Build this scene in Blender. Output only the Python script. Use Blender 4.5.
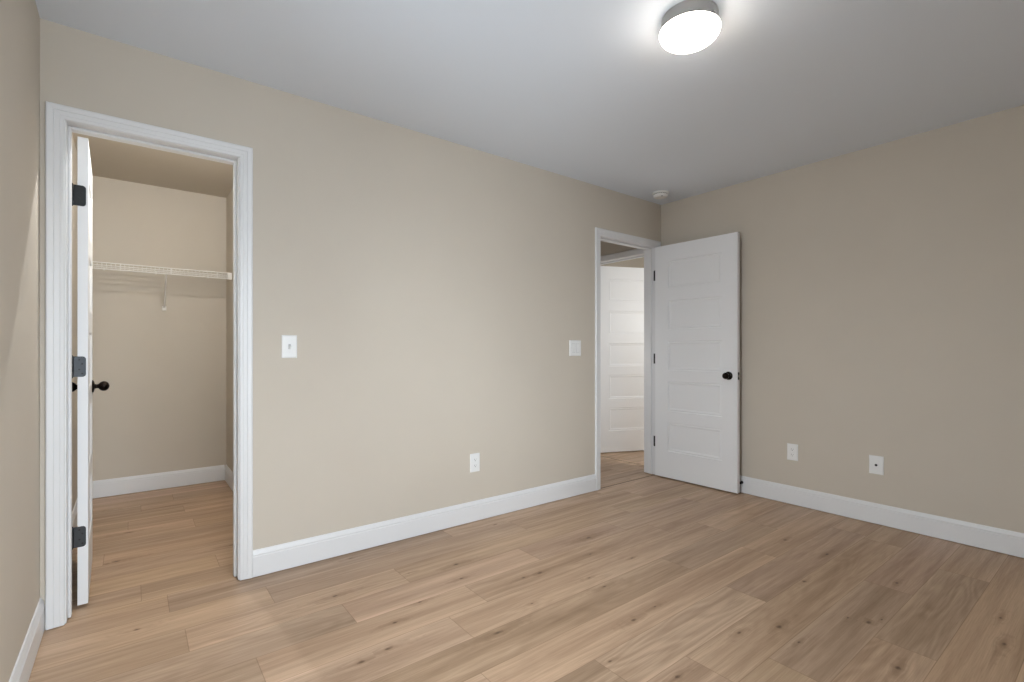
import bpy, bmesh, math, random
from mathutils import Vector, Matrix

# ------------------------------------------------------------------ scene, camera, light
S = bpy.context.scene
for o in list(bpy.data.objects):
    bpy.data.objects.remove(o, do_unlink=True)
COL = S.collection
S.view_settings.view_transform = 'Standard'
S.view_settings.look = 'None'
S.view_settings.gamma = 1.0
S.view_settings.use_curve_mapping = False
S.view_settings.exposure = 0.0

PX_F = 490.8                                   # focal length in pixels at 1024 wide
cam_d = bpy.data.cameras.new('camera')
cam_d.sensor_fit = 'HORIZONTAL'
cam_d.sensor_width = 36.0
cam_d.lens = 36.0 * PX_F / 1024.0
cam_d.shift_y = 10.0 / 1024.0
cam_d.clip_start = 0.02
cam = bpy.data.objects.new('camera', cam_d)
cam.location = (0, 0, 1.115)
cam.rotation_euler = (math.pi / 2, 0, -math.atan2(0.6121, 0.7907))
COL.objects.link(cam)
S.camera = cam

# daylight: an overcast sky outside the window of the wall behind the camera
SKY, GROUND = 19.0, 9.0
W = bpy.data.worlds.new('overcast_sky')
W.use_nodes = True
S.world = W
_nt = W.node_tree
bgn = _nt.nodes['Background']
_tc = _nt.nodes.new('ShaderNodeTexCoord')
_sp = _nt.nodes.new('ShaderNodeSeparateXYZ')
_mr = _nt.nodes.new('ShaderNodeMapRange')
_mr.interpolation_type = 'SMOOTHSTEP'
_mr.inputs['From Min'].default_value = -0.15
_mr.inputs['From Max'].default_value = 0.22
_mr.inputs['To Min'].default_value = GROUND
_mr.inputs['To Max'].default_value = SKY
_nt.links.new(_tc.outputs['Generated'], _sp.inputs[0])
_nt.links.new(_sp.outputs[2], _mr.inputs['Value'])
_nt.links.new(_mr.outputs[0], bgn.inputs['Strength'])
bgn.inputs['Color'].default_value = (0.83, 0.92, 1.0, 1)

WIN = (-0.14, 1.24, 0.60, 2.05)                 # x0, x1, z0, z1 of the window behind the camera
WIN2 = (0.84, 1.75, 0.75, 2.05)                # y0, y1, z0, z1 of the window in the left wall, out of frame


def area_light(name, loc, rot, sx, sy, power, color=(1, 1, 1), portal=False):
    l = bpy.data.lights.new(name, 'AREA')
    l.shape = 'RECTANGLE'
    l.size, l.size_y = sx, sy
    l.energy = power
    l.color = color
    if portal:
        l.cycles.is_portal = True
    o = bpy.data.objects.new(name, l)
    o.location = loc
    o.rotation_euler = rot
    COL.objects.link(o)
    return o


def point_light(name, loc, power, color, radius=0.06):
    l = bpy.data.lights.new(name, 'POINT')
    l.energy = power
    l.color = color
    l.shadow_soft_size = radius
    o = bpy.data.objects.new(name, l)
    o.location = loc
    COL.objects.link(o)
    return o


area_light('window_portal', ((WIN[0] + WIN[1]) / 2, -0.60, (WIN[2] + WIN[3]) / 2),
           (math.radians(90), 0, 0), WIN[1] - WIN[0], WIN[3] - WIN[2], 1.0, portal=True)
area_light('window_portal', (-0.39, (WIN2[0] + WIN2[1]) / 2, (WIN2[2] + WIN2[3]) / 2),
           (math.radians(90), 0, math.radians(-90)), WIN2[1] - WIN2[0], WIN2[3] - WIN2[2], 1.0, portal=True)
LAMP_EMIT = 26.0                                # glass of the bedroom lamp
point_light('closet_bulb', (0.36, 3.06, 2.36), 31.0, (0.93, 0.97, 1.0), 0.005)
point_light('hall_fill', (3.1, 3.42, 1.05), 5.0, (1.0, 0.97, 0.95), 0.08)  # unseen fill light added low in the hall to brighten its floor
point_light('far_room_fill', (4.65, 1.95, 1.5), 31.0, (0.93, 0.97, 1.0), 0.12)  # added fill with no fixture, brightens the third door and the wall beyond

# ------------------------------------------------------------------ room measures (metres)
H = 2.44
XC, XB = -0.29, 3.797                          # left wall, right wall
YA, YA2 = 2.695, 2.815                         # back wall, both faces
YD = -0.50                                     # wall with the window
YK, XK = 4.87, 0.645                           # closet back wall, closet right wall
XB2 = XB + 0.12
D1 = (-0.2116, 0.407)                          # closet opening between jambs
D2 = (2.986, 3.715)                            # bedroom doorway between jambs
HX, HX2 = 3.865, 3.995                         # hall wall with the third door, both faces
D3 = (2.912, 3.678)                            # hall doorway between jambs (along y)
DZ1, DZ = 2.052, 2.043                                     # underside of the head jambs
JT = 0.018
CW = 0.057                                     # casing width
REV = 0.005
HALL_Y, HALL_X = 3.95, 1.30
FAR_X, FAR_Y0, FAR_Y1 = 5.6, 1.6, 4.2


# ------------------------------------------------------------------ node helpers
def new_mat(name):
    m = bpy.data.materials.new(name)
    m.use_nodes = True
    nt = m.node_tree
    b = nt.nodes['Principled BSDF']
    return m, nt, b


def N(nt, kind, **kw):
    n = nt.nodes.new(kind)
    for k, v in kw.items():
        setattr(n, k, v)
    return n


def L(nt, a, b):
    nt.links.new(a, b)


def math_n(nt, op, a, b=None, c=None, clamp=False):
    n = nt.nodes.new('ShaderNodeMath')
    n.operation = op
    n.use_clamp = clamp
    for i, v in enumerate((a, b, c)):
        if v is None:
            continue
        if isinstance(v, (int, float)):
            n.inputs[i].default_value = v
        else:
            nt.links.new(v, n.inputs[i])
    return n.outputs[0]


def srgb(r, g, b):
    f = lambda c: (c / 255 / 12.92) if c / 255 <= 0.04045 else ((c / 255 + 0.055) / 1.055) ** 2.4
    return (f(r), f(g), f(b), 1.0)


def paint(name, color, rough=0.6, bump=0.0, scale=220.0, spec=0.4, vary=0.0):
    m, nt, b = new_mat(name)
    b.inputs['Base Color'].default_value = color
    b.inputs['Roughness'].default_value = rough
    b.inputs['Specular IOR Level'].default_value = spec
    tc = N(nt, 'ShaderNodeTexCoord')
    if bump:
        n = N(nt, 'ShaderNodeTexNoise')
        n.inputs['Scale'].default_value = scale
        n.inputs['Detail'].default_value = 3
        L(nt, tc.outputs['Object'], n.inputs['Vector'])
        bp = N(nt, 'ShaderNodeBump')
        bp.inputs['Strength'].default_value = bump
        bp.inputs['Distance'].default_value = 0.002
        L(nt, n.outputs['Fac'], bp.inputs['Height'])
        L(nt, bp.outputs['Normal'], b.inputs['Normal'])
    if vary:
        n2 = N(nt, 'ShaderNodeTexNoise')
        n2.inputs['Scale'].default_value = 3.5
        n2.inputs['Detail'].default_value = 4
        L(nt, tc.outputs['Object'], n2.inputs['Vector'])
        mr = N(nt, 'ShaderNodeMapRange')
        mr.inputs['From Min'].default_value = 0.3
        mr.inputs['From Max'].default_value = 0.7
        mr.inputs['To Min'].default_value = 1.0 - vary
        mr.inputs['To Max'].default_value = 1.0 + vary
        L(nt, n2.outputs['Fac'], mr.inputs['Value'])
        mx = N(nt, 'ShaderNodeVectorMath', operation='SCALE')
        mx.inputs[0].default_value = color[:3]
        L(nt, mr.outputs[0], mx.inputs['Scale'])
        L(nt, mx.outputs[0], b.inputs['Base Color'])
    return m


def metal(name, color, rough, metallic=1.0):
    m, nt, b = new_mat(name)
    b.inputs['Base Color'].default_value = color
    b.inputs['Roughness'].default_value = rough
    b.inputs['Metallic'].default_value = metallic
    tc = N(nt, 'ShaderNodeTexCoord')
    n = N(nt, 'ShaderNodeTexNoise')
    n.inputs['Scale'].default_value = 60
    L(nt, tc.outputs['Object'], n.inputs['Vector'])
    mr = N(nt, 'ShaderNodeMapRange')
    mr.inputs['To Min'].default_value = rough * 0.85
    mr.inputs['To Max'].default_value = rough * 1.15
    L(nt, n.outputs['Fac'], mr.inputs['Value'])
    L(nt, mr.outputs[0], b.inputs['Roughness'])
    return m


def emit_glass(name, color, strength):
    m, nt, b = new_mat(name)
    b.inputs['Base Color'].default_value = (0.9, 0.9, 0.9, 1)
    b.inputs['Roughness'].default_value = 0.25
    b.inputs['Emission Color'].default_value = color
    b.inputs['Emission Strength'].default_value = strength
    return m


def clear_glass(name):
    m = bpy.data.materials.new(name)
    m.use_nodes = True
    nt = m.node_tree
    nt.nodes.clear()
    out = N(nt, 'ShaderNodeOutputMaterial')
    t = N(nt, 'ShaderNodeBsdfTransparent')
    g = N(nt, 'ShaderNodeBsdfGlossy')
    g.inputs['Roughness'].default_value = 0.02
    fr = N(nt, 'ShaderNodeFresnel')
    mx = N(nt, 'ShaderNodeMixShader')
    L(nt, fr.outputs[0], mx.inputs[0])
    L(nt, t.outputs[0], mx.inputs[1])
    L(nt, g.outputs[0], mx.inputs[2])
    L(nt, mx.outputs[0], out.inputs['Surface'])
    return m


def oak(name):
    """oak boards running along x; per-board tone / offset / figure and one knot per face come as attributes"""
    m, nt, b = new_mat(name)
    geo = N(nt, 'ShaderNodeTexCoord')
    sep = N(nt, 'ShaderNodeSeparateXYZ')
    L(nt, geo.outputs['Object'], sep.inputs[0])
    x, y = sep.outputs[0], sep.outputs[1]
    a_t = N(nt, 'ShaderNodeAttribute', attribute_name='tone')
    a_k = N(nt, 'ShaderNodeAttribute', attribute_name='knot')
    a_p = N(nt, 'ShaderNodeAttribute', attribute_name='board')       # (x0, x1, random)
    a_f = N(nt, 'ShaderNodeAttribute', attribute_name='figure')
    k = N(nt, 'ShaderNodeSeparateXYZ'); L(nt, a_k.outputs['Vector'], k.inputs[0])
    p = N(nt, 'ShaderNodeSeparateXYZ'); L(nt, a_p.outputs['Vector'], p.inputs[0])
    pid = p.outputs[2]
    dx = math_n(nt, 'SUBTRACT', x, k.outputs[0])
    dy = math_n(nt, 'SUBTRACT', y, k.outputs[1])
    ks = math_n(nt, 'MAXIMUM', k.outputs[2], 0.0005)
    ex = math_n(nt, 'DIVIDE', dx, math_n(nt, 'MULTIPLY', ks, 2.1))
    ey = math_n(nt, 'DIVIDE', dy, ks)
    r2 = math_n(nt, 'ADD', math_n(nt, 'MULTIPLY', ex, ex), math_n(nt, 'MULTIPLY', ey, ey))
    infl = math_n(nt, 'EXPONENT', math_n(nt, 'MULTIPLY', r2, -0.16))
    yw = math_n(nt, 'SUBTRACT', y, math_n(nt, 'MULTIPLY', dy, math_n(nt, 'MULTIPLY', infl, 0.85)))

    def noise(sx, sy, detail=3, seed=0.0, dist=0.0):
        c = N(nt, 'ShaderNodeCombineXYZ')
        L(nt, math_n(nt, 'MULTIPLY_ADD', x, sx, math_n(nt, 'MULTIPLY', pid, 71.0 + seed)), c.inputs[0])
        L(nt, math_n(nt, 'MULTIPLY_ADD', yw, sy, math_n(nt, 'MULTIPLY', pid, 133.0 + seed)), c.inputs[1])
        c.inputs[2].default_value = seed
        n = N(nt, 'ShaderNodeTexNoise')
        n.inputs['Scale'].default_value = 1.0
        n.inputs['Detail'].default_value = detail
        n.inputs['Distortion'].default_value = dist
        L(nt, c.outputs[0], n.inputs['Vector'])
        return n.outputs['Fac']

    def rng(v, a, bb, lo, hi):
        mr = N(nt, 'ShaderNodeMapRange')
        mr.inputs['From Min'].default_value = a
        mr.inputs['From Max'].default_value = bb
        mr.inputs['To Min'].default_value = lo
        mr.inputs['To Max'].default_value = hi
        L(nt, v, mr.inputs['Value'])
        return mr.outputs[0]

    broad = rng(noise(0.7, 9, 2, 1.0), 0.3, 0.7, 0.80, 1.16)
    mid = rng(noise(1.6, 42, 3, 5.0, 0.4), 0.3, 0.7, 0.86, 1.11)
    fine = rng(noise(7.0, 230, 2, 9.0), 0.3, 0.7, 0.90, 1.08)
    dash = rng(noise(14.0, 330, 1, 23.0), 0.64, 0.76, 1.0, 0.86)
    contour = noise(0.9, 5.5, 2, 13.0)
    ring = math_n(nt, 'SINE', math_n(nt, 'MULTIPLY', contour, 95.0))
    ringf = math_n(nt, 'MULTIPLY_ADD', math_n(nt, 'MULTIPLY', ring, a_f.outputs['Fac']), 0.075, 1.0)
    streak = rng(noise(1.1, 16, 2, 31.0), 0.66, 0.80, 1.0, 0.66)
    val = math_n(nt, 'MULTIPLY', broad, mid)
    for f in (fine, dash, ringf, streak):
        val = math_n(nt, 'MULTIPLY', val, f)
    # the knot itself: a small dark eye with a brown ring
    rr = math_n(nt, 'SQRT', r2)
    wob = rng(noise(32, 48, 2, 41.0), 0.3, 0.7, 0.6, 1.5)
    rr = math_n(nt, 'MULTIPLY', rr, wob)
    eye = rng(rr, 0.15, 1.0, 0.30, 1.0)
    rh = math_n(nt, 'SQRT', math_n(nt, 'ADD', math_n(nt, 'MULTIPLY', math_n(nt, 'MULTIPLY', ex, ex), 0.12), math_n(nt, 'MULTIPLY', ey, ey)))
    halo = rng(math_n(nt, 'MULTIPLY', rh, wob), 0.4, 2.6, 0.76, 1.0)
    val = math_n(nt, 'MULTIPLY', val, math_n(nt, 'MULTIPLY', eye, halo))
    # joints between boards
    ry = math_n(nt, 'DIVIDE', math_n(nt, 'SUBTRACT', y, 0.08), 0.19)
    fy = math_n(nt, 'FRACT', math_n(nt, 'ADD', ry, 50.0))
    ey2 = math_n(nt, 'MULTIPLY', math_n(nt, 'MINIMUM', fy, math_n(nt, 'SUBTRACT', 1.0, fy)), 0.19)
    ex2 = math_n(nt, 'MINIMUM', math_n(nt, 'SUBTRACT', x, p.outputs[0]), math_n(nt, 'SUBTRACT', p.outputs[1], x))
    e = math_n(nt, 'MINIMUM', ey2, ex2)
    val = math_n(nt, 'MULTIPLY', val, rng(e, 0.0004, 0.0018, 0.62, 1.0))
    # broken, paler edge along some joints
    side = rng(noise(0.35, 2.0, 1, 57.0), 0.46, 0.62, 0.0, 0.22)
    edge = rng(ey2, 0.006, 0.026, 1.0, 0.0)
    val = math_n(nt, 'MULTIPLY', val, math_n(nt, 'MULTIPLY_ADD', side, edge, 1.0))
    # colour: tone darkens towards brown where val is low
    sc = N(nt, 'ShaderNodeVectorMath', operation='MULTIPLY')
    L(nt, a_t.outputs['Vector'], sc.inputs[0])
    cb = N(nt, 'ShaderNodeCombineXYZ')
    L(nt, math_n(nt, 'POWER', val, 0.92), cb.inputs[0])
    L(nt, math_n(nt, 'POWER', val, 1.05), cb.inputs[1])
    L(nt, math_n(nt, 'POWER', val, 1.18), cb.inputs[2])
    L(nt, cb.outputs[0], sc.inputs[1])
    L(nt, sc.outputs[0], b.inputs['Base Color'])
    L(nt, rng(val, 0.7, 1.1, 0.50, 0.40), b.inputs['Roughness'])
    b.inputs['Specular IOR Level'].default_value = 0.5
    bp = N(nt, 'ShaderNodeBump')
    bp.inputs['Strength'].default_value = 0.12
    bp.inputs['Distance'].default_value = 0.001
    L(nt, val, bp.inputs['Height'])
    L(nt, bp.outputs['Normal'], b.inputs['Normal'])
    return m


M = {}
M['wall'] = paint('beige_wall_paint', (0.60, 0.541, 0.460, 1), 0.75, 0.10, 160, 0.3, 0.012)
M['ceiling'] = paint('flat_ceiling_paint', (0.76, 0.81, 0.88, 1), 0.9, 0.12, 130, 0.2)
M['trim'] = paint('white_trim_paint', (0.765, 0.765, 0.77, 1), 0.38, 0.03, 90, 0.45)
M['door'] = paint('white_door_paint', (0.84, 0.845, 0.855, 1), 0.42, 0.06, 260, 0.45)
M['plastic'] = paint('white_plastic', (0.84, 0.84, 0.83, 1), 0.35, 0.02, 60, 0.5)
M['slot'] = paint('dark_slot', (0.03, 0.03, 0.03, 1), 0.6, 0.02, 60)
M['greyplastic'] = paint('grey_shadowed_plastic', (0.45, 0.45, 0.45, 1), 0.4, 0.02, 60)
M['wire'] = paint('white_vinyl_wire', (0.82, 0.80, 0.76, 1), 0.4, 0.02, 60)
M['bronze'] = metal('oil_rubbed_bronze', (0.018, 0.014, 0.012, 1), 0.28)
M['black'] = metal('matt_black_metal', (0.012, 0.013, 0.014, 1), 0.55, 0.2)
M['pewter'] = metal('dark_pewter', (0.07, 0.073, 0.078, 1), 0.48)
M['nickel'] = metal('brushed_nickel', (0.34, 0.335, 0.325, 1), 0.34)
M['steel'] = metal('bright_steel', (0.65, 0.64, 0.62, 1), 0.25)
M['rubber'] = paint('black_rubber', (0.012, 0.012, 0.012, 1), 0.7, 0.05, 200)
M['glow'] = emit_glass('lit_opal_glass', (1.0, 0.90, 0.78, 1), LAMP_EMIT)
M['glass'] = clear_glass('window_glass')
M['oak'] = oak('oak_boards')


# ------------------------------------------------------------------ mesh helpers
class MB:
    def __init__(s):
        s.bm = bmesh.new()

    def box(s, x0, x1, y0, y1, z0, z1, bevel=0.0, mat=None, segs=2):
        t = bmesh.new()
        vs = [t.verts.new(c) for c in ((x0, y0, z0), (x1, y0, z0), (x1, y1, z0), (x0, y1, z0),
                                       (x0, y0, z1), (x1, y0, z1), (x1, y1, z1), (x0, y1, z1))]
        for f in ((3, 2, 1, 0), (4, 5, 6, 7), (0, 1, 5, 4), (1, 2, 6, 5), (2, 3, 7, 6), (3, 0, 4, 7)):
            t.faces.new([vs[i] for i in f])
        if bevel:
            bmesh.ops.bevel(t, geom=list(t.edges), offset=bevel, segments=segs, affect='EDGES', profile=0.6)
        s.merge(t, mat)

    def merge(s, t, mat=None):
        if mat is not None:
            bmesh.ops.transform(t, matrix=mat, verts=t.verts)
        me = bpy.data.meshes.new('tmp')
        t.to_mesh(me)
        t.free()
        s.bm.from_mesh(me)
        bpy.data.meshes.remove(me)

    def lathe(s, prof, seg=40, mat=None):
        """profile of (r, z), revolved about z"""
        t = bmesh.new()
        rings = []
        for r, z in prof:
            if r < 1e-6:
                rings.append([t.verts.new((0, 0, z))])
            else:
                rings.append([t.verts.new((r * math.cos(2 * math.pi * i / seg), r * math.sin(2 * math.pi * i / seg), z)) for i in range(seg)])
        for a, b in zip(rings, rings[1:]):
            for i in range(seg):
                j = (i + 1) % seg
                if len(a) == 1 and len(b) == 1:
                    continue
                if len(a) == 1:
                    t.faces.new((a[0], b[j], b[i]))
                elif len(b) == 1:
                    t.faces.new((a[i], a[j], b[0]))
                else:
                    t.faces.new((a[i], a[j], b[j], b[i]))
        for ring, flip in ((rings[0], False), (rings[-1], True)):
            if len(ring) > 1:
                t.faces.new(ring if flip else ring[::-1])
        bmesh.ops.recalc_face_normals(t, faces=t.faces)
        s.merge(t, mat)

    def rod(s, a, b, r, seg=8):
        a, b = Vector(a), Vector(b)
        d = b - a
        q = d.to_track_quat('Z', 'Y').to_matrix().to_4x4()
        s.lathe([(r, 0), (r, d.length)], seg, Matrix.Translation(a) @ q)

    def prism(s, pts, y0, y1, mat=None, bevel=0.0):
        """polygon pts (x, z) pushed from y0 to y1"""
        t = bmesh.new()
        a = [t.verts.new((x, y0, z)) for x, z in pts]
        b = [t.verts.new((x, y1, z)) for x, z in pts]
        t.faces.new(a)
        t.faces.new(b[::-1])
        n = len(pts)
        for i in range(n):
            t.faces.new((a[i], b[i], b[(i + 1) % n], a[(i + 1) % n]))
        bmesh.ops.recalc_face_normals(t, faces=t.faces)
        if bevel:
            bmesh.ops.bevel(t, geom=[e for e in t.edges], offset=bevel, segments=1, affect='EDGES')
        s.merge(t, mat)

    def rings(s, rings, closed=False):
        """skin a list of equal vertex loops (open ends capped)"""
        t = bmesh.new()
        R = [[t.verts.new(p) for p in r] for r in rings]
        n = len(R[0])
        for a, b in zip(R, R[1:]):
            for i in range(n):
                j = (i + 1) % n
                t.faces.new((a[i], a[j], b[j], b[i]))
        t.faces.new(R[0][::-1])
        t.faces.new(R[-1])
        bmesh.ops.recalc_face_normals(t, faces=t.faces)
        s.merge(t)

    def build(s, name, mat, parent=None, smooth=False, mats=None):
        me = bpy.data.meshes.new(name)
        s.bm.to_mesh(me)
        s.bm.free()
        me.materials.append(mat)
        if smooth:
            for f in me.polygons:
                f.use_smooth = True
            try:
                me.set_sharp_from_angle(angle=math.radians(38))
            except Exception:
                pass
        o = bpy.data.objects.new(name, me)
        COL.objects.link(o)
        if parent:
            o.parent = parent
        return o


def tag(o, label, cat, group=None):
    o['label'] = label
    o['category'] = cat
    if group:
        o['group'] = group
    return o


def thing(name, label, cat, loc=(0, 0, 0), rotz=0.0, group=None):
    o = bpy.data.objects.new(name, None)
    o.empty_display_size = 0.05
    COL.objects.link(o)
    o.location = loc
    o.rotation_euler = (0, 0, rotz)
    return tag(o, label, cat, group)


def struct(o, label=None, cat=None):
    o['kind'] = 'structure'
    if label:
        o['label'] = label
        o['category'] = cat
    return o


# ------------------------------------------------------------------ floors
random.seed(11)
FW = (0.6121, 0.7907)
RT = (0.7907, -0.6121)


def at_floor(px, py):
    d = PX_F * 1.115 / (py - 351)
    l = (px - 512) / PX_F * d
    return d * FW[0] + l * RT[0], d * FW[1] + l * RT[1]


# board joints read off the photograph: row start -> x of the joints
JOINTS = {0.46: [2.29, 3.265], 0.65: [0.6, 1.83, 2.815], 0.84: [0.3, 1.60, 3.45], 1.03: [1.32, 2.228, 3.5],
          1.22: [-0.1, 0.955, 2.75], 1.41: [0.35, 2.255, 3.2], 1.60: [-0.05, 1.05, 2.9], 1.79: [0.356, 1.25, 2.62],
          1.98: [0.73, 1.725, 2.434, 3.3], 2.17: [0.168, 1.06, 2.72], 2.36: [0.50, 1.95, 3.1], 2.55: [0.127, 1.523, 2.9],
          2.74: [0.033], 3.69: [0.32], 4.07: [0.29], 4.45: [0.247], 3.12: [0.55], 3.31: [-0.12], 3.88: [-0.02], 4.26: [0.05]}
TONES = {(1.41, 1): (0.88, 0.02), (1.03, 0): (0.84, 0.0), (1.03, 1): (1.02, -0.02), (1.03, 2): (0.95, 0.0), (2.36, 0): (1.07, 0), (2.36, 1): (0.95, 0),
         (1.98, 0): (0.94, -0.03), (1.98, 1): (1.07, 0.02), (1.98, 2): (0.91, 0.03), (1.79, 0): (0.86, 0), (1.79, 1): (1.08, 0.01),
         (1.79, 2): (0.92, 0.03), (1.22, 2): (1.05, 0.02), (0.65, 2): (0.88, -0.01), (0.65, 3): (1.0, 0), (0.84, 2): (0.98, 0), (0.84, 1): (1.02, 0),
         (1.60, 2): (0.99, 0.02), (0.46, 1): (0.84, 0), (0.46, 0): (1.03, 0), (2.55, 1): (0.86, -0.01), (2.55, 0): (1.05, 0), (2.17, 1): (1.05, 0.0),
         (2.17, 2): (0.95, 0.02), (2.17, 0): (0.97, -0.01)}
FIGURE = {(1.03, 1): 1.3, (0.65, 1): 0.5, (0.46, 0): 1.0, (0.46, 1): 1.0, (0.65, 0): 0.9, (1.60, 1): 0.5, (1.60, 2): 0.5, (1.03, 0): 0.8}
KNOTS_PX = [(350.5, 558.3, 7), (335, 596, 11), (455.8, 564.6, 10), (461, 578.6, 7), (387.3, 649, 9), (361.4, 662, 9), (395, 622.5, 7),
            (420, 602, 7), (408.9, 573, 5), (523.7, 577.6, 6), (539.7, 573, 8), (532, 603.5, 6), (589, 578, 6), (604.4, 586.5, 10),
            (497.8, 632.7, 12), (633.6, 620, 10), (655, 606.5, 6), (610, 661.4, 5), (676.8, 677, 7), (590.5, 554, 6), (632, 558, 5),
            (739.3, 632.6, 8), (779.4, 626.7, 9), (798.7, 642.4, 5), (868.5, 622.5, 11), (881.8, 619.6, 5), (898, 667.7, 8),
            (1004.4, 644, 10), (1000.6, 617.8, 7), (897, 583, 7), (804, 581.6, 8), (826.9, 554.3, 8), (847.7, 617.8, 5),
            (103.8, 511, 8), (116.2, 561.5, 12), (128.6, 532.5, 14), (106.7, 564, 6), (137, 629.5, 9), (588, 538, 14), (495, 524.6, 10),
            (232, 545, 9), (785, 540, 9)]
KNOTS = [(*at_floor(a, b), s / 1000.0) for a, b, s in KNOTS_PX]
OAK = (0.492, 0.334, 0.217)


def boards(name, x0, x1, y0, y1, label_rows=True):
    """one floor: rows of boards 19 cm wide along x; each face carries its board's tone and its nearest knot"""
    bm = bmesh.new()
    faces = []
    k = math.floor((y0 - 0.08) / 0.19)
    while 0.08 + 0.19 * k < y1 - 1e-6:
        r0 = round(0.08 + 0.19 * k, 2)
        a, b = max(r0, y0), min(r0 + 0.19, y1)
        js = [j for j in JOINTS.get(r0, []) if x0 + 0.05 < j < x1 - 0.05]
        if not js:
            p = x0 + random.uniform(0.3, 1.8)
            while p < x1 - 0.2:
                js.append(p)
                p += random.uniform(1.1, 2.1)
        ends = [x0] + js + [x1]
        for i in range(len(ends) - 1):
            e0, e1 = ends[i], ends[i + 1]
            br, hue = TONES.get((r0, i), (random.gauss(1.0, 0.055), random.gauss(0, 0.016)))
            tone = (OAK[0] * br * (1 + hue * 0.6), OAK[1] * br, OAK[2] * br * (1 - hue * 0.3 + random.gauss(0, 0.02)))
            pid = random.random()
            fig = FIGURE.get((r0, i), random.choice((0, 0, 0.25, 0.6)))
            kn = sorted(q for q in KNOTS if e0 < q[0] < e1 and a < q[1] < b)
            cuts = [e0] + [(p[0] + q[0]) / 2 for p, q in zip(kn, kn[1:])] + [e1]
            for c in range(len(cuts) - 1):
                vs = [bm.verts.new((u, v, 0)) for u, v in ((cuts[c], a), (cuts[c + 1], a), (cuts[c + 1], b), (cuts[c], b))]
                bm.faces.new(vs)
                faces.append((tone, (e0 if i else e0 - 1, e1 if i < len(ends) - 2 else e1 + 1, pid), fig, kn[c] if kn else (-50, -50, 0.005)))
        k += 1
    me = bpy.data.meshes.new(name)
    bm.to_mesh(me)
    bm.free()
    for nm, ty in (('tone', 'FLOAT_VECTOR'), ('board', 'FLOAT_VECTOR'), ('figure', 'FLOAT'), ('knot', 'FLOAT_VECTOR')):
        me.attributes.new(nm, ty, 'FACE')
    for c, nm in enumerate(('tone', 'board', 'figure', 'knot')):
        dat = me.attributes[nm].data
        for i, f in enumerate(faces):
            if nm == 'figure':
                dat[i].value = f[c]
            else:
                dat[i].vector = f[c]
    me.materials.append(M['oak'])
    o = bpy.data.objects.new(name, me)
    COL.objects.link(o)
    return struct(o)


def slab(name, x0, x1, y0, y1, z0, z1, mat):
    m = MB()
    m.box(x0, x1, y0, y1, z0, z1)
    return struct(m.build(name, mat))


boards('floor', XC, XB, YD, YA + 0.010)
boards('floor_closet', D1[0] - JT, D1[1] + JT, YA + 0.010, YA2)
boards('floor_closet', XC, XK, YA2, YK)
boards('floor_hall', D2[0] - JT, D2[1] + JT, YA + 0.019, YA2)
boards('floor_hall', HALL_X, HX, YA2, HALL_Y)
boards('floor_hall', HX, 3.932, D3[0] - JT, D3[1] + JT)
boards('floor_far_room', 3.940, HX2, D3[0] - JT, D3[1] + JT)
boards('floor_far_room', HX2, FAR_X, FAR_Y0, FAR_Y1)
slab('floor_base', XC - 0.12, FAR_X + 0.12, YD - 0.12, FAR_Y1 + 0.12, -0.10, -0.012, M['slot'])

# ------------------------------------------------------------------ ceilings and walls
slab('ceiling', XC - 0.12, XB2, YD - 0.12, YA2 - 0.06, H, H + 0.1, M['ceiling'])
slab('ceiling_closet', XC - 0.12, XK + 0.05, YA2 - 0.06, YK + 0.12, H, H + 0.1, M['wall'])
slab('ceiling_hall', XK + 0.05, HX2 - 0.06, YA2 - 0.06, HALL_Y + 0.12, H, H + 0.1, M['ceiling'])
slab('ceiling_far_room', HX2 - 0.06, FAR_X + 0.12, FAR_Y0 - 0.12, FAR_Y1 + 0.12, H, H + 0.1, M['ceiling'])


def wall(name, boxes):
    m = MB()
    for b in boxes:
        m.box(*b)
    return struct(m.build(name, M['wall']))


ro = JT                                          # rough openings leave room for the jamb boards
hz = DZ + JT
wall('wall_back', [(XC - 0.12, D1[0] - ro, YA, YA2, 0, H), (D1[0] - ro, D1[1] + ro, YA, YA2, DZ1 + JT, H),
                   (D1[1] + ro, D2[0] - ro, YA, YA2, 0, H), (D2[0] - ro, D2[1] + ro, YA, YA2, hz, H),
                   (D2[1] + ro, HX2, YA, YA2, 0, H)])
wall('wall_right', [(XB, XB2, YD - 0.12, YA, 0, H)])
wall('wall_left', [(XC - 0.12, XC, YD - 0.12, WIN2[0], 0, H), (XC - 0.12, XC, WIN2[1], YA, 0, H),
                   (XC - 0.12, XC, WIN2[0], WIN2[1], 0, WIN2[2]), (XC - 0.12, XC, WIN2[0], WIN2[1], WIN2[3], H)])
wall('wall_front', [(XC, WIN[0], YD - 0.12, YD, 0, H), (WIN[1], XB, YD - 0.12, YD, 0, H),
                    (WIN[0], WIN[1], YD - 0.12, YD, 0, WIN[2]), (WIN[0], WIN[1], YD - 0.12, YD, WIN[3], H)])
wall('wall_closet_back', [(XC - 0.12, XK + 0.12, YK, YK + 0.12, 0, H)])
wall('wall_closet_left', [(XC - 0.12, XC, YA2, YK, 0, H)])
wall('wall_closet_right', [(XK, XK + 0.12, YA2, YK, 0, H)])
wall('wall_hall_back', [(HALL_X - 0.12, HX2, HALL_Y, HALL_Y + 0.12, 0, H)])
wall('wall_hall_left', [(HALL_X - 0.12, HALL_X, YA2, HALL_Y, 0, H)])
wall('wall_hall_right', [(HX, HX2, YA2, D3[0] - ro, 0, H), (HX, HX2, D3[1] + ro, HALL_Y, 0, H),
                         (HX, HX2, D3[0] - ro, D3[1] + ro, hz, H)])
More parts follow.
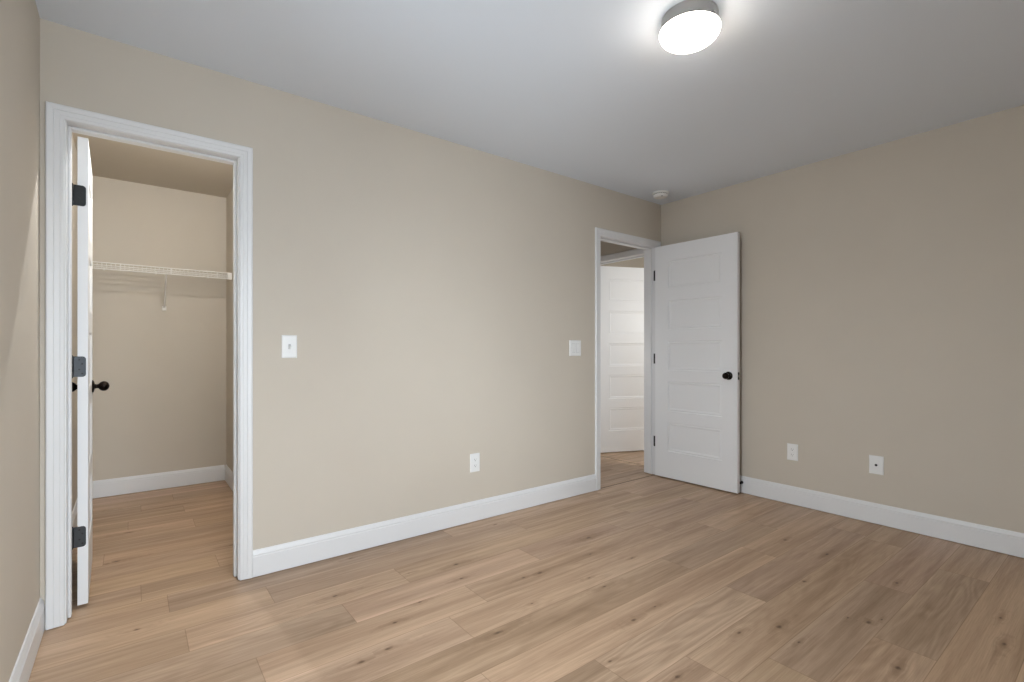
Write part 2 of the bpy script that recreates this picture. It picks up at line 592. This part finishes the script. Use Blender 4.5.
wall('wall_far_room', [(FAR_X, FAR_X + 0.12, FAR_Y0 - 0.12, FAR_Y1 + 0.12, 0, H),
                       (HX2, FAR_X, FAR_Y0 - 0.12, FAR_Y0, 0, H), (HX2, FAR_X, FAR_Y1, FAR_Y1 + 0.12, 0, H),
                       (HX2 - 0.12, HX2, HALL_Y + 0.12, FAR_Y1 + 0.12, 0, H), (HX2 - 0.06, HX2, FAR_Y0 - 0.12, YA, 0, H)])

# the two windows, both outside the photograph's frame; place maps (u, depth into the wall) to the plan
def window(name, w, place):
    a, b, z0, z1 = w
    mid, zm = (a + b) / 2, (z0 + z1) / 2

    def bx(m, u0, u1, v0, v1, za, zb, bv=0.0):
        p, q = place(u0, v0), place(u1, v1)
        m.box(min(p[0], q[0]), max(p[0], q[0]), min(p[1], q[1]), max(p[1], q[1]), za, zb, bv)
    m = MB()
    for u0, u1, za, zb in ((a, a + 0.04, z0, z1), (b - 0.04, b, z0, z1), (a + 0.04, b - 0.04, z0, z0 + 0.04), (a + 0.04, b - 0.04, z1 - 0.04, z1),
                           (mid - 0.03, mid + 0.03, z0 + 0.04, z1 - 0.04)):
        bx(m, u0, u1, 0.03, 0.11, za, zb, 0.004)
    for u0, u1 in ((a + 0.04, mid - 0.03), (mid + 0.03, b - 0.04)):
        bx(m, u0, u1, 0.05, 0.09, zm - 0.018, zm + 0.018, 0.003)
    o = struct(m.build(name, M['trim']))
    for u0, u1 in ((a + 0.04, mid - 0.03), (mid + 0.03, b - 0.04)):
        for za, zb in ((z0 + 0.04, zm - 0.018), (zm + 0.018, z1 - 0.04)):
            g = MB()
            bx(g, u0, u1, 0.068, 0.072, za, zb)
            g.build('pane', M['glass'], o)
    m = MB()
    bx(m, a - 0.03, b + 0.03, -0.02, 0.03, z0 - 0.022, z0, 0.004)
    m.build('window_sill', M['trim'], o)


window('window_1', WIN, lambda u, v: (u, YD - v))
window('window_2', WIN2, lambda u, v: (XC - v, u))

# ------------------------------------------------------------------ trim
CASING = [(0, 0), (0, .008), (.003, .0105), (.0115, .0110), (.013, .0100), (.015, .0122), (.030, .0136), (.0315, .0126), (.0335, .0152),
          (.050, .0166), (.054, .0155), (.057, .011), (.057, 0)]
BASE = [(0, 0), (.014, 0), (.014, .100), (.0115, .103), (.0115, .108), (.0125, .111), (.0095, .118), (.0075, .124), (.005, .131), (.002, .133), (0, .133)]
LIFT = 0.004                                     # the trim stops just short of the boards


def casing(name, a, b, face, dz=DZ):
    """mitred casing round an opening a..b; face maps (u, h, z) to the room"""
    m = MB()
    t = dz + REV - 0.003
    a, b = a - REV, b + REV
    rg = []
    for st in range(4):
        ring = []
        for s, h in CASING:
            u = (a - s) if st < 2 else (b + s)
            z = LIFT if st in (0, 3) else t + s
            ring.append(face(u, h, z))
        rg.append(ring)
    m.rings(rg)
    return struct(m.build(name, M['trim']))


casing('trim_1', D1[0], D1[1], lambda u, h, z: (u, YA - h, z), DZ1)
casing('trim_2', D2[0], D2[1], lambda u, h, z: (u, YA - h, z))
casing('trim_3', D1[0], D1[1], lambda u, h, z: (u, YA2 + h, z), DZ1)
casing('trim_4', D2[0], D2[1], lambda u, h, z: (u, YA2 + h, z))
casing('trim_5', D3[0], D3[1], lambda u, h, z: (HX - h, u, z))


def jamb(name, a, b, place, depth, stop0, stop1, dz=DZ):
    """lining of an opening: two legs, head and the door stop strip; place swaps axes for the hall wall"""
    m = MB()

    def bx(u0, u1, v0, v1, z0, z1, bv=0.0012):
        p, q = place(u0, v0), place(u1, v1)
        m.box(min(p[0], q[0]), max(p[0], q[0]), min(p[1], q[1]), max(p[1], q[1]), z0, z1, bv, None, 1)
    bx(a - JT, a, 0, depth, LIFT, dz + JT)
    bx(b, b + JT, 0, depth, LIFT, dz + JT)
    bx(a, b, 0, depth, dz, dz + JT)
    bx(a, a + 0.011, stop0, stop1, LIFT, dz, 0.003)
    bx(b - 0.011, b, stop0, stop1, LIFT, dz, 0.003)
    bx(a + 0.011, b - 0.011, stop0, stop1, dz - 0.011, dz, 0.003)
    return struct(m.build(name, M['trim']))


jamb('trim_6', D1[0], D1[1], lambda u, v: (u, YA + v), 0.12, 0.046, 0.082, DZ1)
jamb('trim_7', D2[0], D2[1], lambda u, v: (u, YA + v), 0.12, 0.038, 0.074)
jamb('trim_8', D3[0], D3[1], lambda u, v: (HX + v, u), 0.13, 0.056, 0.092)


def baseboard(name, p, q, n):
    """profile run along p..q, thickness growing along n"""
    m = MB()
    p, q, n = Vector((*p, 0)), Vector((*q, 0)), Vector((*n, 0))
    rg = []
    for e in (p, q):
        rg.append([tuple(e + n * t + Vector((0, 0, max(z, LIFT)))) for t, z in BASE])
    m.rings(rg)
    return struct(m.build(name, M['trim']))


e = 0.0005
baseboard('baseboard_back', (D1[1] + REV + CW, YA), (D2[0] - REV - CW, YA), (0, -1))
baseboard('baseboard_right', (XB, YD), (XB, YA - 0.0195), (-1, 0))
baseboard('baseboard_left', (XC, YD), (XC, YA), (1, 0))
baseboard('baseboard_front', (XC + 0.0145, YD), (XB - 0.0145, YD), (0, 1))
baseboard('baseboard_closet_back', (XC + 0.0145, YK), (XK - 0.0145, YK), (0, -1))
baseboard('baseboard_closet_right', (XK, YA2), (XK, YK), (-1, 0))
baseboard('baseboard_closet_left', (XC, YA2), (XC, YK), (1, 0))
baseboard('baseboard_closet_front', (D1[1] + REV + CW, YA2), (XK - 0.0145, YA2), (0, 1))
baseboard('baseboard_hall_front', (HALL_X, YA2), (D2[0] - REV - CW, YA2), (0, 1))
baseboard('baseboard_hall_back', (HALL_X, HALL_Y), (HX - 0.0145, HALL_Y), (0, -1))
baseboard('baseboard_hall_right', (HX, D3[1] + REV + CW), (HX, HALL_Y), (-1, 0))
baseboard('baseboard_far_room', (FAR_X, FAR_Y0), (FAR_X, FAR_Y1), (-1, 0))

# ------------------------------------------------------------------ doors
DB, DT = 0.011, 2.038                            # leaf bottom and top
PAN = [(0.243, 0.493), (0.592, 0.852), (0.949, 1.200), (1.303, 1.553), (1.662, 1.900)]
STILE = 0.128


def knob_mesh(m, base, side, r=0.026):
    """round knob on a rose; side = +1/-1 along local y"""
    prof = [(0.0, 0.0), (0.032, 0.0), (0.033, 0.002), (0.031, 0.006), (0.024, 0.009), (0.013, 0.011), (0.0105, 0.016), (0.0105, 0.021), (0.012, 0.025)]
    for i in range(0, 11):
        a = math.radians(-62 + i * 152 / 10)
        prof.append((r * math.cos(a), 0.047 + r * 0.92 * math.sin(a)))
    prof.append((0, 0.047 + r * 0.92))
    rot = Matrix.Rotation(math.radians(-90 if side > 0 else 90), 4, 'X')
    m.lathe(prof, 32, Matrix.Translation(Vector(base)) @ rot)


def make_door(name, label, pin, angle, width, hand_z=0.921, hinge_mat='black', off=0.012, DT=DT):
    """leaf whose hinge pin is the origin; local x along the leaf, thickness on -y"""
    y0, y1 = -0.035 - off, -off
    w0, w1 = 0.003, width
    m = MB()
    for a, b in ((w0, w0 + STILE), (w1 - STILE, w1)):
        m.box(a, b, y0, y1, DB, DT, 0.0)
    zs = [DB] + [v for p in PAN for v in p] + [DT]
    for i in range(0, len(zs), 2):
        m.box(w0 + STILE, w1 - STILE, y0, y1, zs[i], zs[i + 1], 0.0)
    bmesh.ops.remove_doubles(m.bm, verts=m.bm.verts, dist=1e-5)
    d = m.build(name, M['door'])
    d.location = (*pin, 0)
    d.rotation_euler = (0, 0, angle)
    struct(d, label, 'door')
    for za, zb in PAN:                           # one moulded panel in each opening, worked on both faces
        pm = MB()
        a, b = w0 + STILE, w1 - STILE
        t = bmesh.new()
        loops = []
        for ins, dep in ((0, 0.0), (0.003, 0.0065), (0.0065, 0.0068), (0.012, 0.0045), (0.024, 0.0075), (0.026, 0.0085), (0.028, 0.0085)):
            loops.append([(a + ins, za + ins, dep), (b - ins, za + ins, dep), (b - ins, zb - ins, dep), (a + ins, zb - ins, dep)])
        for yy, sg in ((y0, 1), (y1, -1)):
            V = [[t.verts.new((x, yy + sg * dp, z)) for x, z, dp in lp] for lp in loops]
            for p, q in zip(V, V[1:]):
                for i in range(4):
                    j = (i + 1) % 4
                    t.faces.new((p[i], p[j], q[j], q[i]) if sg > 0 else (p[i], q[i], q[j], p[j]))
            t.faces.new(V[-1] if sg > 0 else V[-1][::-1])
        pm.merge(t)
        pm.build('panel', M['door'], d)
    if True:
        for base, side in (((w1 - 0.070, y0, hand_z), -1), ((w1 - 0.070, y1, hand_z), 1)):
            km = MB()
            knob_mesh(km, base, side)
            k = km.build('knob', M['bronze'], d, True)
            k['label'] = 'dark bronze round knob'
        lm = MB()
        lm.box(w1 - 0.001, w1 + 0.0012, (y0 + y1) / 2 - 0.0125, (y0 + y1) / 2 + 0.0125, hand_z - 0.029, hand_z + 0.029, 0.0008, None, 1)
        lp = lm.build('latch_plate', M['black'], d)
        bm_ = MB()
        bm_.prism([(w1 + 0.001, hand_z - 0.009), (w1 + 0.010, hand_z - 0.009), (w1 + 0.010, hand_z + 0.009), (w1 + 0.001, hand_z + 0.009)],
                  (y0 + y1) / 2 - 0.007, (y0 + y1) / 2 + 0.006)
        bm_.build('latch_bolt', M['steel'], lp)
    for hz_, hm in zip((0.308, 1.047, 1.790), ('pewter', 'pewter', 'black') if hinge_mat == 'mix' else (hinge_mat,) * 3):
        hm_ = MB()
        hh = 0.0445
        for i in range(5):                       # knuckles
            za = hz_ - hh + i * 2 * hh / 5
            hm_.lathe([(0.0055, za + 0.0006), (0.0062, za + 0.0015), (0.0062, za + 2 * hh / 5 - 0.0015), (0.0055, za + 2 * hh / 5 - 0.0006)], 16)
        for sg in (-1, 1):                       # pin tips
            hm_.lathe([(0.0045, hz_ + sg * hh), (0.0045, hz_ + sg * (hh + 0.003)), (0.002, hz_ + sg * (hh + 0.005)), (0, hz_ + sg * (hh + 0.005))], 12)
        # leaf plate on the hinge edge of the door, rounded outer corners
        pts = []
        r = 0.012
        sg_ = 1 if off > 0 else -1                # which way the plate runs from the pin
        ya, yb = -0.001, (y0 + 0.007) if off > 0 else -0.020
        for cx, cz, a0 in ((yb + r, hz_ + hh - r, 90), (yb + r, hz_ - hh + r, 180)):
            for i in range(6):
                a = math.radians(a0 + i * 18)
                pts.append((cx + r * math.cos(a), cz + r * math.sin(a)))
        pts += [(ya, hz_ - hh), (ya, hz_ + hh)]
        t = bmesh.new()
        A = [t.verts.new((0.0007, sg_ * u, z)) for u, z in pts]
        B = [t.verts.new((0.0031, sg_ * u, z)) for u, z in pts]
        t.faces.new(A)
        t.faces.new(B[::-1])
        for i in range(len(pts)):
            t.faces.new((A[i], A[(i + 1) % len(pts)], B[(i + 1) % len(pts)], B[i]))
        bmesh.ops.recalc_face_normals(t, faces=t.faces)
        hm_.merge(t)
        if off < 0:                              # the plate let into the jamb, seen in the gap
            hm_.box(-0.030, -0.013, 0.0150, 0.0185, hz_ - hh, hz_ + hh)
            hm_.box(-0.016, 0.0, 0.002, 0.0180, hz_ - hh, hz_ + hh)
        h = hm_.build('hinge', M[hm], d, True)
        for sz, sy in () if off < 0 else ((0.030, -off - 0.006), (0.012, -off - 0.016), (-0.012, -off - 0.006), (-0.030, -off - 0.016)):
            sm = MB()
            sm.lathe([(0.0, 0.0), (0.0036, 0.0), (0.003, 0.0009), (0.0, 0.0011)], 12,
                     Matrix.Translation((0.0007, sy, hz_ + sz)) @ Matrix.Rotation(math.radians(-90), 4, 'Y'))
            sm.build('screw', M['black'], h)
    return d


make_door('door_1', 'narrow white closet door standing open, seen on its hinge edge', hand_z=0.930, pin=(-0.205, 2.832), angle=math.radians(91.4), width=0.609, hinge_mat='mix', off=0.018, DT=2.046)
make_door('door_2', 'white five-panel bedroom door swung open against the right wall', (3.697, 2.682), math.radians(271.4), 0.746, off=-0.026)
make_door('door_3', 'white five-panel door ajar beyond the hallway, behind the bedroom doorway', (4.007, 3.678), math.radians(337.2), 0.762)


# ------------------------------------------------------------------ ceiling lamp and smoke detector
lamp = thing('ceiling_light', 'round flush ceiling lamp with brushed nickel band and lit white glass', 'ceiling light', (1.748, 1.108, H))
m = MB()
m.lathe([(0.0, 0.0), (0.104, 0.0), (0.1065, -0.003), (0.1065, -0.044), (0.1125, -0.050), (0.1130, -0.0545), (0.105, -0.0545), (0.102, -0.049), (0.0, -0.049)], 72)
m.build('band', M['nickel'], lamp, True)
m = MB()
pr = [(0.0, -0.0555), (0.1125, -0.055)]
for i in range(9):
    a = math.radians(90 - i * 15)
    pr.append((0.1115 + 0.0035 * math.cos(a), -0.0585 + 0.0035 * math.sin(a)))
x0_, z0_ = pr[-1]
for i in range(1, 9):
    t = i / 8
    pr.append((x0_ * math.cos(t * math.pi / 2) if i < 8 else 0.0, z0_ - 0.053 * math.sin(t * math.pi / 2)))
m.lathe(pr, 72)
g = m.build('glass_shade', M['glow'], lamp, True)
g['label'] = 'lit white glass'
for k in range(3):
    m = MB()
    a = math.radians(25 + 120 * k)
    m.lathe([(0, 0), (0.004, 0), (0.0045, 0.003), (0.003, 0.007), (0, 0.008)], 12,
            Matrix.Translation((0.1060 * math.cos(a), 0.1060 * math.sin(a), -0.036)) @ Matrix.Rotation(a, 4, 'Z') @ Matrix.Rotation(math.radians(90), 4, 'Y'))
    m.build('thumb_screw', M['nickel'], lamp, True)

sd = thing('smoke_detector', 'small round white smoke detector on the ceiling near the corner', 'smoke detector', (3.499, 2.489, H))
m = MB()
m.lathe([(0, 0), (0.066, 0), (0.067, -0.003), (0.067, -0.009), (0.063, -0.012), (0, -0.012)], 48)
m.build('mounting_base', M['plastic'], sd, True)
m = MB()
m.lathe([(0, -0.012), (0.055, -0.012), (0.055, -0.017), (0.0585, -0.019), (0.058, -0.030), (0.052, -0.038), (0.038, -0.042), (0.030, -0.042), (0.028, -0.040), (0, -0.040)], 48)
m.build('body', M['plastic'], sd, True)
m = MB()
m.lathe([(0, 0), (0.010, 0), (0.009, -0.003), (0, -0.0035)], 20, Matrix.Translation((-0.030, -0.036, -0.0385)))
m.build('test_button', M['greyplastic'], sd, True)
m = MB()
for k in range(24):
    a = 2 * math.pi * k / 24
    m.box(0.0545, 0.0556, -0.005, 0.005, -0.0168, -0.0128, 0, Matrix.Rotation(a, 4, 'Z'))
m.build('vent_slots', M['slot'], sd)


# ------------------------------------------------------------------ wall plates
def plate_frame(loc, normal):
    """local axes: x along the wall, -y out of the wall"""
    rz = {'-y': 0.0, '-x': math.radians(-90)}[normal]
    return loc, rz


def screw(parent, x, z, y=-0.0062):
    m = MB()
    m.lathe([(0, 0), (0.0034, 0), (0.0030, 0.0009), (0, 0.0011)], 14, Matrix.Translation((x, y, z)) @ Matrix.Rotation(math.radians(90), 4, 'X'))
    s = m.build('screw', M['plastic'], parent, True)
    return s


def plate(parent, w, h):
    m = MB()
    hw, hh = w / 2, h / 2
    loops = [((hw, hh), 0.0), ((hw, hh), -0.0025), ((hw - 0.0015, hh - 0.0015), -0.0045), ((hw - 0.005, hh - 0.005), -0.006), ((hw - 0.009, hh - 0.009), -0.0062)]
    m.rings([[(-a, y, -b), (a, y, -b), (a, y, b), (-a, y, b)] for (a, b), y in loops])
    return m.build('cover_plate', M['plastic'], parent)


def toggle(parent, x):
    m = MB()
    m.box(x - 0.0055, x + 0.0055, -0.0066, -0.0060, -0.0125, 0.0125)
    f = m.build('toggle_slot', M['greyplastic'], parent)
    m = MB()
    t = Matrix.Translation((x, -0.006, 0.0)) @ Matrix.Rotation(math.radians(24), 4, 'X')
    m.box(-0.0042, 0.0042, -0.016, 0.0, -0.0055, 0.0055, 0.0012, t)
    m.build('toggle', M['plastic'], parent)


def rocker(parent, x):
    m = MB()
    m.box(x - 0.0175, x + 0.0175, -0.0066, -0.0058, -0.0345, 0.0345, 0.0)
    m.build('rocker_slot', M['greyplastic'], parent)
    m = MB()
    zz = 0.0332
    m.rings([[(xx, -0.006, -zz), (xx, -0.0112, -zz), (xx, -0.0078, 0.0), (xx, -0.0074, zz), (xx, -0.006, zz)] for xx in (x - 0.0162, x + 0.0162)])
    m.build('rocker', M['plastic'], parent)


def duplex(parent, z):
    m = MB()
    pts = []
    for i in range(33):
        a = 2 * math.pi * i / 32
        px, pz = 0.0172 * math.cos(a), 0.0172 * math.sin(a)
        pts.append((px, max(-0.0125, min(0.0125, pz)) + z))
    pts = pts[:-1]
    m.prism(pts, -0.0072, -0.0058)
    r = m.build('socket', M['plastic'], parent)
    for bx in ((-0.0075, -0.0055, z + 0.000, z + 0.0075), (0.0055, 0.0075, z + 0.001, z + 0.0065)):
        m = MB()
        m.box(bx[0], bx[1], -0.0075, -0.0068, bx[2], bx[3])
        m.build('slot', M['slot'], r)
    m = MB()
    m.lathe([(0, 0), (0.0024, 0), (0.0024, 0.0007), (0, 0.0007)], 12, Matrix.Translation((0, -0.0068, z - 0.006)) @ Matrix.Rotation(math.radians(90), 4, 'X'))
    m.build('ground_hole', M['slot'], r)


sw = thing('light_switch', 'single white toggle light switch beside the closet doorway', 'light switch', (0.639, YA, 1.1375))
plate(sw, 0.074, 0.117)
toggle(sw, 0.0)
screw(sw, 0, 0.030)
screw(sw, 0, -0.030)

sw = thing('light_switch', 'square two-gang white light switch beside the bedroom doorway', 'light switch', (2.701, YA, 1.1375))
plate(sw, 0.122, 0.120)
rocker(sw, -0.023)
rocker(sw, 0.023)
for sx in (-0.023, 0.023):
    screw(sw, sx, 0.0485)
    screw(sw, sx, -0.0485)

for loc, nrm, lab in (((1.7775, YA, 0.383), '-y', 'white duplex outlet low on the back wall between the two doorways'),
                      ((XB, 1.572, 0.380), '-x', 'white duplex outlet low on the right wall nearest the open door')):
    l, rz = plate_frame(loc, nrm)
    ot = thing('wall_outlet', lab, 'outlet', l, rz, 'white duplex outlets')
    plate(ot, 0.074, 0.120)
    duplex(ot, 0.0195)
    duplex(ot, -0.0195)
    screw(ot, 0, 0)

ct = thing('cable_wall_plate', 'white cable jack plate low on the right wall, with one dark connector in its middle', 'wall plate', (XB, 1.0645, 0.380), math.radians(-90))
plate(ct, 0.078, 0.118)
m = MB()
T = Matrix.Translation((0, -0.006, 0.0)) @ Matrix.Rotation(math.radians(90), 4, 'X')
m.lathe([(0, 0), (0.0075, 0), (0.0075, 0.0022), (0.0048, 0.0026), (0.0048, 0.010), (0.0036, 0.0105), (0.0036, 0.004), (0, 0.004)], 12, T)
k = m.build('coaxial_connector', M['black'], ct, True)
screw(ct, 0, 0.042)
screw(ct, 0, -0.042)

# ------------------------------------------------------------------ door stop on the right baseboard
ds = thing('door_stop', 'small black-tipped door stop on the right baseboard by the open door', 'door stop', (XB - 0.0142, 1.940, 0.085), math.radians(180))
RY = Matrix.Rotation(math.radians(90), 4, 'Y')
m = MB()
m.lathe([(0, 0), (0.011, 0), (0.011, 0.003), (0.007, 0.006), (0.0048, 0.008), (0.0048, 0.026), (0, 0.026)], 20, RY)
m.build('stem', M['black'], ds, True)
m = MB()
m.lathe([(0, 0.018), (0.0095, 0.018), (0.0105, 0.020), (0.0105, 0.030), (0.008, 0.034), (0, 0.035)], 20, RY)
m.build('rubber_tip', M['rubber'], ds, True)

# ------------------------------------------------------------------ wire shelf in the closet
ws = thing('wire_shelf', 'white ventilated wire shelf across the back of the closet', 'shelf', (XC, YK, 1.70))
SW, SD, SZ = XK - XC, 0.300, 0.048               # width, depth, deck height above origin (lip hangs below the deck)
m = MB()
for y in (-0.006, -0.105, -0.205):               # lengthwise rods under the deck
    m.rod((0.004, y, SZ - 0.006), (SW - 0.004, y, SZ - 0.006), 0.0042)
n = int(SW / 0.0254)
for i in range(n):
    x = 0.014 + i * (SW - 0.028) / (n - 1)
    m.rod((x, -0.002, SZ - 0.001), (x, -SD, SZ - 0.001), 0.0012, 6)
m.build('deck', M['wire'], ws, True)
m = MB()
m.rod((0.004, -SD, SZ), (SW - 0.004, -SD, SZ), 0.0045)
m.rod((0.004, -SD, 0.003), (SW - 0.004, -SD, 0.003), 0.0045)
for i in range(n):
    x = 0.014 + i * (SW - 0.028) / (n - 1)
    m.rod((x, -SD - 0.001, SZ), (x, -SD - 0.001, 0.003), 0.0012, 6)
m.build('front_lip', M['wire'], ws, True)
for x in (-0.067, 0.236, 0.54):
    m = MB()
    m.box(x - XC - 0.004, x - XC + 0.004, -SD - 0.005, -SD + 0.002, -0.001, SZ + 0.003, 0.0015)
    m.build('lip_tie', M['wire'], ws)
bx_ = 0.206 - XC
m = MB()
m.rod((bx_, -SD + 0.006, 0.004), (bx_, -0.010, -0.232), 0.0060, 10)
br = m.build('support_brace', M['wire'], ws, True)
m = MB()
m.box(bx_ - 0.014, bx_ + 0.014, -0.011, 0.0, -0.258, -0.222, 0.003)
m.build('brace_foot', M['wire'], br)
for a in (0.0, SW - 0.032):
    m = MB()
    m.box(a, a + 0.032, -SD - 0.006, -SD + 0.030, -0.003, SZ + 0.005, 0.003)
    m.build('end_bracket', M['wire'], ws)
for x in (0.12, 0.44, 0.80):
    m = MB()
    m.box(x - 0.007, x + 0.007, -0.012, 0.0, SZ - 0.016, SZ + 0.004, 0.002)
    m.build('wall_clip', M['wire'], ws)
